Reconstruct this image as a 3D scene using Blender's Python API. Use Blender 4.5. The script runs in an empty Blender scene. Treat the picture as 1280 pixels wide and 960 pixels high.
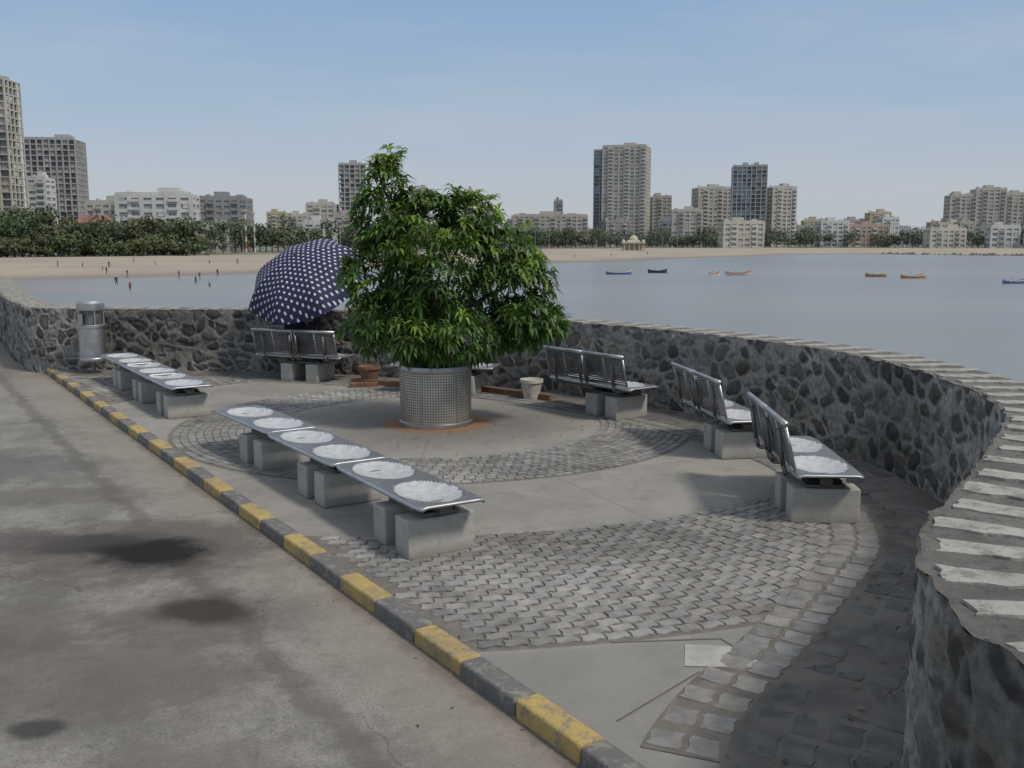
import bpy, math, random, bmesh, bisect
from math import sin, cos, pi, radians, sqrt, atan2
from mathutils import Vector, Matrix, noise
random.seed(7)
S = bpy.context.scene
S.view_settings.view_transform = 'Standard'
S.view_settings.look = 'None'
S.view_settings.exposure = 0
COL = S.collection

# ------------------------------------------------------------------ materials
class NT:
    def __init__(s, name):
        s.m = bpy.data.materials.new(name); s.m.use_nodes = True
        s.t = s.m.node_tree; s.t.nodes.clear()
        s.out = s.n('ShaderNodeOutputMaterial'); s.p = s.n('ShaderNodeBsdfPrincipled')
        s.l(s.p.outputs[0], s.out.inputs[0])
        s.tc = s.n('ShaderNodeTexCoord')
    def n(s, t, **k):
        x = s.t.nodes.new(t)
        for a, b in k.items(): setattr(x, a, b)
        return x
    def l(s, a, b): s.t.links.new(a, b)
    def put(s, inp, v):
        if isinstance(v, bpy.types.NodeSocket): s.l(v, inp)
        elif isinstance(v, (tuple, list)): inp.default_value = (*v, 1) if len(v) == 3 and inp.type == 'RGBA' else v
        else: inp.default_value = v
    def noise(s, scale, detail=6, rough=.6, vec=None, dist=0):
        x = s.n('ShaderNodeTexNoise'); x.inputs['Scale'].default_value = scale
        x.inputs['Detail'].default_value = detail; x.inputs['Roughness'].default_value = rough
        x.inputs['Distortion'].default_value = dist
        s.l(vec or s.tc.outputs['Object'], x.inputs['Vector']); return x.outputs[0]
    def ramp(s, f, a, b, smooth=True):
        x = s.n('ShaderNodeMapRange'); x.interpolation_type = 'SMOOTHSTEP' if smooth else 'LINEAR'
        s.l(f, x.inputs[0]); x.inputs[1].default_value = a; x.inputs[2].default_value = b
        return x.outputs[0]
    def mix(s, f, a, b, mode='MIX'):
        x = s.n('ShaderNodeMix', data_type='RGBA', blend_type=mode)
        s.put(x.inputs[0], f); s.put(x.inputs[6], a); s.put(x.inputs[7], b); return x.outputs[2]
    def math(s, op, a, b=0):
        x = s.n('ShaderNodeMath', operation=op); s.put(x.inputs[0], a); s.put(x.inputs[1], b); return x.outputs[0]
    def bump(s, h, strength=.3, dist=.02):
        x = s.n('ShaderNodeBump'); x.inputs['Strength'].default_value = strength; x.inputs['Distance'].default_value = dist
        s.l(h, x.inputs['Height']); s.l(x.outputs[0], s.p.inputs['Normal'])
    def fin(s, col, rough=.8, metal=0):
        s.put(s.p.inputs['Base Color'], col); s.put(s.p.inputs['Roughness'], rough); s.put(s.p.inputs['Metallic'], metal)
        return s.m
    def attr(s, name='Col'):
        x = s.n('ShaderNodeAttribute'); x.attribute_name = name; return x.outputs['Color']
    def sep(s, v=None):
        x = s.n('ShaderNodeSeparateXYZ'); s.l(v or s.tc.outputs['Object'], x.inputs[0]); return x.outputs

def M(name, c1, c2=None, scale=3, rough=.8, metal=0, bump=0, bscale=None):
    t = NT(name); c2 = c2 or tuple(x*.7 for x in c1)
    c = t.mix(t.ramp(t.noise(scale, 4), .35, .65), c1, c2)
    if bump: t.bump(t.noise(bscale or scale*8, 4), bump, .01)
    return t.fin(c, rough, metal)

def MA(name, rough=.8, nscale=20, namt=.35, bump=.3, bscale=60, metal=0):
    t = NT(name); n = t.ramp(t.noise(nscale, 5), .3, .7)
    c = t.mix(namt, t.attr(), t.mix(n, (.25,.25,.25), (1,1,1)), 'MULTIPLY')
    if bump: t.bump(t.noise(bscale, 4), bump, .01)
    return t.fin(c, rough, metal)

# road
t = NT('worn_road')
n1 = t.noise(.45, 5, .6, dist=.6); n2 = t.noise(1.9, 9, .78); n3 = t.noise(7, 8, .8); n4 = t.noise(70, 5, .85); n5 = t.noise(2.6, 8, .72)
c = t.mix(t.ramp(n1, .35, .65), (.275,.262,.238), (.185,.178,.165))
c = t.mix(t.math('MULTIPLY', t.ramp(n2, .44, .62), .8), c, (.315,.30,.27))
c = t.mix(t.math('MULTIPLY', t.ramp(n3, .50, .66), .5), c, (.13,.125,.117))
c = t.mix(t.math('MULTIPLY', t.ramp(n4, .50, .62), .65), c, (.085,.082,.078))
c = t.mix(t.math('MULTIPLY', t.ramp(n4, .42, .34), .55), c, (.42,.40,.36))
v = t.n('ShaderNodeTexVoronoi', feature='DISTANCE_TO_EDGE'); v.inputs['Scale'].default_value = .3
nz = t.n('ShaderNodeTexNoise'); nz.inputs['Scale'].default_value = 1.3; nz.inputs['Detail'].default_value = 8
t.l(t.tc.outputs['Object'], nz.inputs['Vector'])
vm = t.n('ShaderNodeMix', data_type='VECTOR'); vm.inputs[0].default_value = .3
t.l(t.tc.outputs['Object'], vm.inputs[4]); t.l(nz.outputs['Color'], vm.inputs[5]); t.l(vm.outputs[1], v.inputs['Vector'])
crack = t.math('MULTIPLY', t.ramp(v.outputs['Distance'], .0022, .0004), t.ramp(n1, .50, .56))
c = t.mix(t.math('MULTIPLY', crack, .5), c, (.08,.075,.07))
o = t.sep()
dk = t.math('ADD', t.math('MULTIPLY', t.math('ADD', o[0], 1.729), .838), t.math('MULTIPLY', t.math('SUBTRACT', o[1], 7.90), .545))
dk = t.math('ADD', dk, t.math('MULTIPLY', t.math('SUBTRACT', n5, .5), .5))
c = t.mix(t.math('MULTIPLY', t.ramp(dk, -.95, -.3), .5), c, (.28,.245,.20))
edge = t.math('MULTIPLY', t.ramp(dk, -1.05, -.97), t.ramp(dk, -.78, -.9))
c = t.mix(t.math('MULTIPLY', edge, .55), c, (.11,.10,.085))
c = t.mix(t.math('MULTIPLY', t.ramp(dk, -.22, -.10), .55), c, (.12,.10,.08))
def circ_mask(cx, cy, rx, ry, wob, soft):
    dx = t.math('DIVIDE', t.math('SUBTRACT', o[0], cx), rx); dy = t.math('DIVIDE', t.math('SUBTRACT', o[1], cy), ry)
    r = t.math('SQRT', t.math('ADD', t.math('MULTIPLY', dx, dx), t.math('MULTIPLY', dy, dy)))
    return t.ramp(t.math('ADD', r, t.math('MULTIPLY', t.math('SUBTRACT', n2, .5), wob*2)), 1+soft, 1-soft)
for (cx, cy, rx, ry, col, k) in [(-3.15,8.05,1.15,.85,(.11,.095,.085),.8), (-3.6,8.2,.55,.30,(.03,.028,.026),.75), (-3.0,7.95,.46,.40,(.010,.010,.010),.97),
        (-2.2,6.6,.65,.5,(.13,.115,.10),.65), (-2.15,6.65,.36,.26,(.045,.034,.027),.9), (-4.4,8.3,.6,.35,(.09,.08,.075),.75), (-2.6,5.6,1.1,.7,(.12,.11,.10),.65), (-2.55,4.95,.15,.1,(.04,.04,.04),.8),
        (-6.2,11.,1.4,.9,(.12,.115,.11),.7), (-3.6,6.4,.9,.5,(.12,.11,.10),.65), (-4.6,9.8,.9,.4,(.12,.11,.10),.6), (-1.6,4.3,.7,.5,(.13,.12,.11),.6)]:
    c = t.mix(t.math('MULTIPLY', circ_mask(cx, cy, rx, ry, .8, .4), k), c, col)
t.bump(t.math('ADD', t.math('MULTIPLY', n4, .6), n3), .6, .014)
ROAD = t.fin(c, .85)
t.p.inputs['Specular IOR Level'].default_value = .25

# plaza floor: concrete slab with ring beds of joint sand under the pavers
PX, PY = -1.05, 13.4
t = NT('plaza_concrete')
o = t.sep()
dx = t.math('SUBTRACT', o[0], PX); dy = t.math('SUBTRACT', o[1], PY)
r = t.math('SQRT', t.math('ADD', t.math('MULTIPLY', dx, dx), t.math('MULTIPLY', dy, dy)))
n1 = t.noise(.7, 6); n2 = t.noise(2.6, 9, .75); n3 = t.noise(10, 8, .8); n4 = t.noise(80, 4, .85)
c = t.mix(t.ramp(n1, .38, .62), (.31,.295,.265), (.245,.234,.212))
c = t.mix(t.math('MULTIPLY', t.ramp(n2, .48, .66), .65), c, (.195,.186,.168))
c = t.mix(t.math('MULTIPLY', t.ramp(n3, .50, .66), .45), c, (.37,.35,.315))
c = t.mix(t.math('MULTIPLY', t.ramp(n4, .5, .64), .5), c, (.13,.125,.115))
an = t.math('ARCTAN2', dy, dx); fr_ = t.math('ABSOLUTE', t.math('SUBTRACT', t.math('FRACT', t.math('MULTIPLY', an, 14/(2*pi))), .5))
c = t.mix(t.math('MULTIPLY', t.ramp(t.math('MULTIPLY', fr_, r), .022, .008), .55), c, (.11,.10,.09))
def band(a, b):
    return t.math('MULTIPLY', t.ramp(r, a, a+.03), t.ramp(r, b+.03, b))
bed = t.math('ADD', band(2.25, 3.5), band(5.3, 7.7))
c = t.mix(t.math('MULTIPLY', bed, .9), c, t.mix(t.ramp(n3, .4, .6), (.175,.16,.135), (.12,.11,.095)))
c = t.mix(t.math('MULTIPLY', t.ramp(r, 7.72, 7.8), .5), c, (.20,.20,.195))
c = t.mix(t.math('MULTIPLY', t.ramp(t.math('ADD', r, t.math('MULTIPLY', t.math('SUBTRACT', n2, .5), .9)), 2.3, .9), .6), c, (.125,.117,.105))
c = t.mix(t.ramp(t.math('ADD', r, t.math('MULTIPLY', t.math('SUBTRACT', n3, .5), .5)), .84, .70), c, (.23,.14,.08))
t.bump(n4, .5, .008)
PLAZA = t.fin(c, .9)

PAVER = MA('paver_stone', .9, 7, .5, .7, 80)
DIRT = M('joint_dirt', (.17,.155,.13), (.12,.11,.095), 5, .95, bump=.4, bscale=50)
DIRTY_SHADE = M('grimy_shaded_paving', (.18,.165,.145), (.11,.10,.09), 1.8, .9, bump=.5, bscale=40)  # grime plus the wall's cast shade, put into one dark colour
PATCH = M('pale_slab', (.40,.39,.355), (.30,.29,.265), 6, .85, bump=.2)
WALLM = MA('rubble_stone', .92, 18, .6, .9, 45)
t = NT('wall_top_mortar')
c = t.mix(t.ramp(t.noise(3), .35, .65), (.26,.25,.225), (.17,.162,.15))
c = t.mix(t.math('MULTIPLY', t.ramp(t.noise(18, 6, .8), .5, .66), .7), c, (.08,.075,.07))
t.bump(t.noise(30, 8, .8), 1, .03)
WTOP = t.fin(c, .92)
t = NT('worn_cream_paint')
c = t.mix(t.ramp(t.noise(5), .3, .7), (.40,.388,.345), (.31,.30,.268))
c = t.mix(t.ramp(t.noise(9, 9, .82), .48, .60), c, (.20,.19,.17))
t.bump(t.noise(50), .6, .012)
WSTR = t.fin(c, .88)
t = NT('outer_rubble'); v = t.n('ShaderNodeTexVoronoi', feature='DISTANCE_TO_EDGE'); v.inputs['Scale'].default_value = 3
t.l(t.tc.outputs['Object'], v.inputs['Vector'])
c = t.mix(t.ramp(v.outputs['Distance'], .0, .08), (.3,.29,.27), t.mix(t.noise(2), (.16,.15,.14), (.08,.075,.07)))
t.bump(t.ramp(v.outputs['Distance'], 0, .2), .8, .05); OUTER = t.fin(c, .9)

def worn(name, base, base2, under, amt=.6):
    t = NT(name); c = t.mix(t.noise(3), base, base2)
    c = t.mix(t.ramp(t.noise(9, 9, .82), amt, amt+.08), c, under)
    c = t.mix(t.math('MULTIPLY', t.ramp(t.noise(2.3, 8, .7), .42, .66), .5), c, (.16,.148,.125))
    t.bump(t.noise(60), .6, .014); return t.fin(c, .88)
KY = worn('worn_yellow_paint', (.50,.36,.12), (.42,.31,.11), (.25,.215,.16), .52)
KB = worn('worn_black_paint', (.115,.113,.118), (.16,.157,.155), (.25,.238,.21), .50)
t = NT('cast_concrete')
c = t.mix(t.ramp(t.noise(4), .3, .7), (.44,.43,.40), (.35,.342,.315))
c = t.mix(t.math('MULTIPLY', t.ramp(t.noise(12, 8, .8), .5, .68), .6), c, (.22,.21,.19))
o = t.sep(); c = t.mix(t.math('MULTIPLY', t.ramp(t.math('ADD', o[2], t.math('MULTIPLY', t.noise(8), .10)), .16, .04), .6), c, (.17,.152,.125))
t.bump(t.noise(70, 6, .8), .4, .006); BLOCK = t.fin(c, .9)

def perforated(name, pitch, rad, base, rough, hole=(.03,.03,.033)):
    t = NT(name)
    o = t.sep(t.tc.outputs['UV'])
    fx = t.math('SUBTRACT', t.math('FRACT', t.math('DIVIDE', o[0], pitch)), .5)
    fy = t.math('SUBTRACT', t.math('FRACT', t.math('DIVIDE', o[1], pitch)), .5)
    d = t.math('SQRT', t.math('ADD', t.math('MULTIPLY', fx, fx), t.math('MULTIPLY', fy, fy)))
    m = t.ramp(d, rad+.06, rad-.02)
    b = t.mix(t.ramp(t.noise(5), .3, .7), base, tuple(x*.78 for x in base))
    c = t.mix(m, b, hole)
    return t.fin(c, t.math('ADD', t.math('MULTIPLY', m, .4), rough), t.math('MULTIPLY', t.math('SUBTRACT', 1, m), .85))
PERF = perforated('perforated_steel', .024, .28, (.44,.45,.47), .48)
PERFP = perforated('perforated_planter_steel', .036, .25, (.60,.575,.53), .42)
STEEL = M('brushed_steel', (.52,.52,.53), (.42,.42,.43), 6, .46, 1)
t = NT('pressed_steel')
n = t.noise(9, 7, .75); c = t.mix(t.ramp(n, .35, .65), (.78,.78,.77), (.60,.60,.595))
c = t.mix(t.math('MULTIPLY', t.ramp(t.noise(34, 4), .58, .70), .35), c, (.28,.27,.26))
t.bump(n, .12, .01); DISH = t.fin(c, .52, .6)
EDGE = M('rolled_steel_edge', (.50,.51,.53), (.40,.41,.43), 6, .5, .9)
DSTEEL = M('dull_steel', (.22,.217,.215), (.14,.138,.136), 6, .55, .7)
SOIL = M('soil', (.10,.06,.035), (.05,.035,.02), 8, .95, bump=.8, bscale=40)
BLACK = M('dark_rubber', (.02,.02,.022), None, 5, .6)

# sea
t = NT('sea_water')
mp = t.n('ShaderNodeMapping'); mp.inputs['Scale'].default_value = (.35, 1.0, 1); t.l(t.tc.outputs['Object'], mp.inputs[0])
h = t.math('ADD', t.noise(.5, 8, .65, mp.outputs[0]), t.math('MULTIPLY', t.noise(.06, 4, .5, mp.outputs[0]), 1.5))
o = t.sep()
near = t.ramp(t.math('ADD', o[0], t.math('MULTIPLY', t.noise(.02, 4), 60)), 10, -60)
c = t.mix(t.ramp(t.noise(.012, 5, .6, mp.outputs[0]), .35, .65), (.205,.215,.22), (.25,.255,.25))
c = t.mix(t.math('MULTIPLY', near, .8), c, t.mix(t.ramp(t.noise(.03, 6, .65, mp.outputs[0]), .42, .58), (.33,.265,.215), (.25,.25,.255)))
t.bump(h, .5, .5); SEA = t.fin(c, .30)
t.p.inputs['Specular IOR Level'].default_value = .38
t = NT('beach_sand')
o = t.sep()
c = t.mix(t.ramp(t.noise(.03, 6), .35, .65), (.38,.325,.25), (.32,.275,.215))
c = t.mix(t.math('MULTIPLY', t.ramp(t.noise(.4, 6, .8), .5, .7), .4), c, (.20,.17,.135))
c = t.mix(t.ramp(o[2], -4.55, -4.85), c, (.23,.20,.17))
SAND = t.fin(c, .9)
LAND = M('far_land', (.20,.19,.16), (.14,.15,.11), .05, .95)

# ------------------------------------------------------------------ mesh builder
class MB:
    def __init__(s): s.v=[]; s.f=[]; s.m=[]; s.c=[]; s.uv=[]
    def face(s, pts, m=0, c=(1,1,1), uv=None):
        i=len(s.v); s.v.extend([tuple(p) for p in pts]); s.f.append(tuple(range(i,i+len(pts)))); s.m.append(m); s.c.append(c); s.uv.append(uv)
    def box(s, cx, cy, cz, sx, sy, sz, rot=0, m=0, c=(1,1,1), nobottom=False):
        x,y,z=sx/2,sy/2,sz/2; a,b=cos(rot),sin(rot)
        P=[(cx+a*u-b*w, cy+b*u+a*w, cz+q) for q in (-z,z) for (u,w) in ((-x,-y),(x,-y),(x,y),(-x,y))]
        i=len(s.v); s.v.extend(P)
        F=[(4,5,6,7),(0,1,5,4),(1,2,6,5),(2,3,7,6),(3,0,4,7)]+([] if nobottom else [(3,2,1,0)])
        for f in F: s.f.append(tuple(i+k for k in f)); s.m.append(m); s.c.append(c); s.uv.append(None)
    def tube(s, p, q, r1, r2, n=8, m=0, c=(1,1,1), cap=True):
        p=Vector(p);q=Vector(q);d=(q-p).normalized(); a=d.orthogonal().normalized(); b=d.cross(a); i=len(s.v)
        for (o,r) in ((p,r1),(q,r2)):
            for k in range(n): s.v.append(tuple(o+a*cos(2*pi*k/n)*r+b*sin(2*pi*k/n)*r))
        for k in range(n):
            s.f.append((i+k,i+(k+1)%n,i+n+(k+1)%n,i+n+k)); s.m.append(m); s.c.append(c); s.uv.append(None)
        if cap:
            s.f.append(tuple(i+n+k for k in range(n))); s.m.append(m); s.c.append(c); s.uv.append(None)
            s.f.append(tuple(i+n-1-k for k in range(n))); s.m.append(m); s.c.append(c); s.uv.append(None)
    def lathe(s, cx, cy, prof, n=32, m=0, c=(1,1,1), uvr=None):
        i=len(s.v)
        for (r,z) in prof:
            for k in range(n): s.v.append((cx+r*cos(2*pi*k/n), cy+r*sin(2*pi*k/n), z))
        for j in range(len(prof)-1):
            for k in range(n):
                s.f.append((i+j*n+k,i+j*n+(k+1)%n,i+(j+1)*n+(k+1)%n,i+(j+1)*n+k)); s.m.append(m); s.c.append(c)
                R=uvr or 1
                s.uv.append([(2*pi*R*k/n,prof[j][1]),(2*pi*R*(k+1)/n,prof[j][1]),(2*pi*R*(k+1)/n,prof[j+1][1]),(2*pi*R*k/n,prof[j+1][1])])
    def obj(s, name, mats, parent=None, smooth=False, loc=None, rot=0, colattr=False):
        me=bpy.data.meshes.new(name); me.from_pydata(s.v,[],s.f)
        for m in mats: me.materials.append(m)
        me.polygons.foreach_set('material_index', s.m)
        if smooth: me.polygons.foreach_set('use_smooth',[True]*len(s.f))
        if colattr:
            ca=me.color_attributes.new('Col','FLOAT_COLOR','CORNER'); L=[]
            for f,c in zip(s.f,s.c): L += [c[0],c[1],c[2],1.0]*len(f)
            ca.data.foreach_set('color',L)
        if any(u for u in s.uv):
            ul=me.uv_layers.new(name='UVMap'); L=[]
            for f,u in zip(s.f,s.uv):
                if u:
                    for q in u: L += [q[0],q[1]]
                else: L += [0.0,0.0]*len(f)
            ul.data.foreach_set('uv',L)
        me.update()
        ob=bpy.data.objects.new(name,me); COL.objects.link(ob)
        if parent: ob.parent=parent
        if loc: ob.location=loc
        if rot: ob.rotation_euler=(0,0,rot)
        return ob
def bevel(ob,w=.01,seg=2):
    b=ob.modifiers.new('bevel','BEVEL'); b.width=w; b.segments=seg; b.limit_method='ANGLE'; return ob
def empty(name, loc=(0,0,0), rot=0):
    e=bpy.data.objects.new(name,None); COL.objects.link(e); e.location=loc; e.rotation_euler=(0,0,rot); e.empty_display_size=.2; return e

# ------------------------------------------------------------------ wall path
D = Vector((.545,-.838)); N = Vector((.838,.545)); K0 = Vector((-1.729,7.90))
ctrl = [(-25,45),(-18,34),(-12.2,23.6),(-10.2,20.4),(-9.35,19.25),(-7.7,18.95),(-5.0,18.75),(-3.0,18.25),(-1.0,17.25),(.78,16.05),(1.94,14.9),(2.89,13.6),(3.63,12.33),
        (4.08,10.83),(4.14,9.0),(3.82,7.5),(3.07,6.17),(2.45,5.2),(1.99,4.53),(1.72,3.94),(1.61,3.35),(1.64,2.9),(1.95,2.2),(2.9,.7),(5,-2.5),(8,-7)]
def catmull(P, step):
    P=[Vector(p) for p in P]; out=[]
    for i in range(len(P)-1):
        a=P[max(i-1,0)];b=P[i];c=P[i+1];d=P[min(i+2,len(P)-1)]
        n=max(2,int((c-b).length/step))
        for k in range(n):
            u=k/n; out.append(.5*((2*b)+(c-a)*u+(2*a-5*b+4*c-d)*u*u+(3*b-a-3*c+d)*u**3))
    out.append(P[-1]); return out
path = catmull(ctrl, .022)
def normals(P):
    o=[]
    for i in range(len(P)):
        d=(P[min(i+3,len(P)-1)]-P[max(i-3,0)]).normalized(); o.append(Vector((-d.y,d.x)))
    return o
norm = normals(path)
HW=1.18; TH=.62
arc=[0]
for i in range(1,len(path)): arc.append(arc[-1]+(path[i]-path[i-1]).length)
cellcol={}
def cell(pt):
    k=(round(pt.x,3),round(pt.y,3))
    if k not in cellcol:
        g=random.random(); b=.065+.22*g*g+.03*random.random(); w=random.uniform(-.3,1.2)
        cellcol[k]=((b*(1+.12*w),b*(1+.03*w),b*(1-.11*w)), random.uniform(-.02,.028))
    return cellcol[k]
def stone(s,z):
    wx=noise.noise(Vector((s*2.2,z*2.2,3)))*.5+noise.noise(Vector((s*7,z*7,13)))*.14; wy=noise.noise(Vector((s*2.2,z*2.2,9)))*.5+noise.noise(Vector((s*7,z*7,23)))*.14
    d,p=noise.voronoi(Vector((s*4.3+wx,z*5.2+wy,.5)))
    e=d[1]-d[0]; col,off=cell(p[0]); mo=max(0,min(1,(.20-e)/.07))
    fine=noise.noise(Vector((s*12,z*12,1)))*.012
    bulge=min(1,max(0,e-.15)/.3)*.035+off
    h=(1-mo)*(bulge)+mo*.026+fine
    g=.34+.13*noise.noise(Vector((s*1.1,z*3,5)))
    mc=(g,g*.965,g*.89)
    stain=max(.5,min(1.08,.96+noise.noise(Vector((s*.6,z*.5,7)))*.8+ (z-.45)*.14))
    return h, tuple((a*(1-mo)+b*mo)*stain for a,b in zip(col,mc))
NR=52
V=[];F=[];C=[]
i0=next(i for i,p in enumerate(path) if p.x>-15); i1=next(i for i,p in enumerate(path) if p.y<1.6)
ns=list(range(i0,i1))
topin=[]
for i in ns:
    p=path[i]; nn=norm[i]
    for r in range(NR+1):
        z=-.1+(HW+.1)*r/NR
        h,c=stone(arc[i],z)
        if r>=NR-1: h*=.75
        q=p-nn*h
        zz=z+((noise.noise(Vector((arc[i]*6,0,2)))*.03+noise.noise(Vector((arc[i]*16,0,2)))*.015) if r==NR else 0)
        V.append((q.x,q.y,zz)); C.append(c)
        if r==NR: topin.append((q.x,q.y,zz))
for a in range(len(ns)-1):
    for r in range(NR):
        k=a*(NR+1)+r; F.append((k,k+1,k+NR+2,k+NR+1)[::-1])
me=bpy.data.meshes.new('inner_face'); me.from_pydata(V,[],F); me.materials.append(WALLM)
ca=me.color_attributes.new('Col','FLOAT_COLOR','POINT'); L=[]
for c in C: L+=[*c,1.0]
ca.data.foreach_set('color',L); me.polygons.foreach_set('use_smooth',[True]*len(F))
wall=empty('stone_sea_wall')
o=bpy.data.objects.new('inner_face',me); COL.objects.link(o); o.parent=wall
mb=MB(); st=4
idx=list(range(0,len(path)-1,st))
def tin(i):
    if i0<=i<i1: return topin[i-i0]
    return (path[i].x,path[i].y,HW)
for a,b in zip(idx[:-1],idx[1:]):
    pa,pb=path[a],path[b]; na,nb=norm[a],norm[b]
    A=tin(a);B=tin(b)
    mids=[]
    for (p,nn,s0) in ((pa,na,arc[a]),(pb,nb,arc[b])):
        mids.append([(p.x+nn.x*w, p.y+nn.y*w, HW+.014*noise.noise(Vector((s0*4,w*6,0)))) for w in (.1,.2,.32,.42,.52,TH)])
    rowA=[A]+mids[0]; rowB=[B]+mids[1]
    for k in range(6): mb.face([rowA[k],rowB[k],rowB[k+1],rowA[k+1]],0)
    oa=rowA[-1];ob_=rowB[-1]
    for z0,z1 in ((HW,-1.5),(-1.5,-6)):
        mb.face([(oa[0],oa[1],z0 if z0<HW else oa[2]),(ob_[0],ob_[1],z0 if z0<HW else ob_[2]),(ob_[0]+nb.x*.1,ob_[1]+nb.y*.1,z1),(oa[0]+na.x*.1,oa[1]+na.y*.1,z1)],1)
    if not (i0<=a<i1): mb.face([(pa.x,pa.y,-.1),(pb.x,pb.y,-.1),(pb.x,pb.y,HW),(pa.x,pa.y,HW)],1)
mb.obj('wall_top',[WTOP,OUTER],wall)
def at(sv):
    i=min(len(path)-1,bisect.bisect_left(arc,sv)); return path[i],norm[i]
mb=MB(); s=0.1
while s<arc[-1]-1:
    w=.175+random.uniform(-.03,.03); sk=random.uniform(-.02,.05); m=8; n=4
    e0=random.uniform(.0,.06); e1=TH+.003-random.uniform(0,.03)
    G=[]
    for j in range(m+1):
        u=e0+(e1-e0)*j/m; row=[]
        for k in range(n+1):
            jit_=(random.uniform(-.014,.014) if k in (0,n) else 0)
            (p,a)=at(s+w*k/n+sk*j/m+jit_); uu=u+(random.uniform(-.015,.015) if j in (0,m) else 0)
            row.append((p.x+a.x*uu,p.y+a.y*uu,HW+.013+.004*noise.noise(Vector((s*9,u*9,k)))))
        G.append(row)
    for j in range(m):
        for k in range(n): mb.face([G[j][k],G[j][k+1],G[j+1][k+1],G[j+1][k]])
    lo=lambda P:(P[0],P[1],P[2]-.04)
    for j in range(m):
        mb.face([lo(G[j+1][0]),lo(G[j][0]),G[j][0],G[j+1][0]]); mb.face([lo(G[j][n]),lo(G[j+1][n]),G[j+1][n],G[j][n]])
    for k in range(n):
        mb.face([lo(G[0][k]),lo(G[0][k+1]),G[0][k+1],G[0][k]]); mb.face([lo(G[m][k+1]),lo(G[m][k]),G[m][k],G[m][k+1]])
    s+=.40
mb.obj('coping_bands',[WSTR],wall)

# ------------------------------------------------------------------ plaza + road
inner=[path[i] for i in range(0,len(path),12)]
ic=min(range(len(inner)),key=lambda i:(inner[i]-Vector((-9.35,19.25))).length)
ie=min(range(len(inner)),key=lambda i:(inner[i]-Vector((1.64,2.9))).length)
inn=normals(inner)
arcpts=[inner[i]+inn[i]*.1 for i in range(ic,ie+1)]
def kerbpt(sv,off=0): return K0+D*sv+N*off
kA=kerbpt(-13.55,.055); kB=kerbpt(5.9,.055)
mb=MB(); poly=[(kA.x,kA.y,0)]+[(p.x,p.y,0) for p in arcpts]+[(kB.x,kB.y,0)]
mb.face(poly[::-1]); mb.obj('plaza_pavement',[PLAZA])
mb=MB()
far=[(path[i].x+norm[i].x*.1,path[i].y+norm[i].y*.1,-.09) for i in range(0,len(path),40) if path[i].y>19.4 and path[i].x<-9]
kk=kerbpt(-13.6,.05)
mb.face([(kk.x,kk.y,-.09),(-9.3,19.35,-.09)]+far[::-1]+[(-80,45,-.09),(-80,-40,-.09),(20,-40,-.09),(kerbpt(12,.05).x,kerbpt(12,.05).y,-.09)])
mb.obj('asphalt_road',[ROAD])
mb=MB(); s=-13.5; ang=atan2(D.y,D.x); base=((Vector((.11,5.14))-K0).dot(D))
k=int((s-base)/.6)-1
while base+k*.6<6.2:
    c=kerbpt(base+(k+.5)*.6,.0)
    if base+k*.6>-13.6:
        col=0 if k%2==0 else 1
        if base+k*.6>.6+base: col=1
        mb.box(c.x+random.uniform(-.006,.006),c.y,-.085+random.uniform(-.006,.004),.590,.16,.20,ang+random.uniform(-.01,.01),col)
    k+=1
bevel(mb.obj('kerb',[KY,KB]),.022,3)

coarse=[path[i] for i in range(0,len(path),6)]
def dwall(p): return min((p-q).length_squared for q in coarse)**.5
pp=[Vector((a[0],a[1])) for a in poly]
def inside(p):
    r=False;j=len(pp)-1
    for i in range(len(pp)):
        if (pp[i].y>p.y)!=(pp[j].y>p.y) and p.x<(pp[j].x-pp[i].x)*(p.y-pp[i].y)/(pp[j].y-pp[i].y)+pp[i].x: r=not r
        j=i
    return r
def pcol(b=.25):
    g=b*random.uniform(.84,1.14); w=random.uniform(.01,.06); return (g*(1+w),g,g*(1-w*1.5))
def paver(mb,c,rot,l,w,z,col,wave=0):
    x,y=l/2,w/2
    if wave: out=[(-x,-y),(-x/2,-y-wave),(x/2,-y+wave),(x,-y),(x+wave*.7,0),(x,y),(x/2,y+wave),(-x/2,y-wave),(-x,y),(-x+wave*.7,0)]
    else: out=[(-x,-y),(x,-y),(x,y),(-x,y)]
    a,b=cos(rot),sin(rot); tx,ty=random.uniform(-.03,.03),random.uniform(-.03,.03); dz=random.uniform(-.004,.002)
    top=[(c.x+a*u*.93-b*v*.93,c.y+b*u*.93+a*v*.93,z+u*tx+v*ty+dz) for u,v in out]
    bot=[(c.x+a*u-b*v,c.y+b*u+a*v,z-.012) for u,v in out]
    mb.face(top,0,col); n=len(out)
    for k in range(n): mb.face([bot[k],bot[(k+1)%n],top[(k+1)%n],top[k]],0,tuple(q*.8 for q in col))
mb=MB()
def ring(r0,r1,w,l,wave,base):
    r=r0+w/2; row=0
    while r<r1:
        n=int(2*pi*r/l)
        for k in range(n):
            a=2*pi*(k+.5*(row%2))/n; p=Vector((PX+r*cos(a),PY+r*sin(a)))
            if (p-K0).dot(N)<.15: continue
            if not inside(p) or dwall(p)<1.24: continue
            bb=base*(1+.40*noise.noise(Vector((p.x*.8,p.y*.8,0)))+.22*noise.noise(Vector((p.x*2.7,p.y*2.7,4))))
            paver(mb,p,a+pi/2,2*pi*r/n-.010,w-.010,.009,pcol(bb),wave)
        r+=w; row+=1
ring(2.27,3.5,.10,.115,0,.285)
ring(5.32,7.68,.112,.165,.016,.285)
mb.obj('paving_stones',[PAVER],colattr=True)
rib=[path[i] for i in range(0,len(path),4)]; rn=normals(rib)
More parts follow.
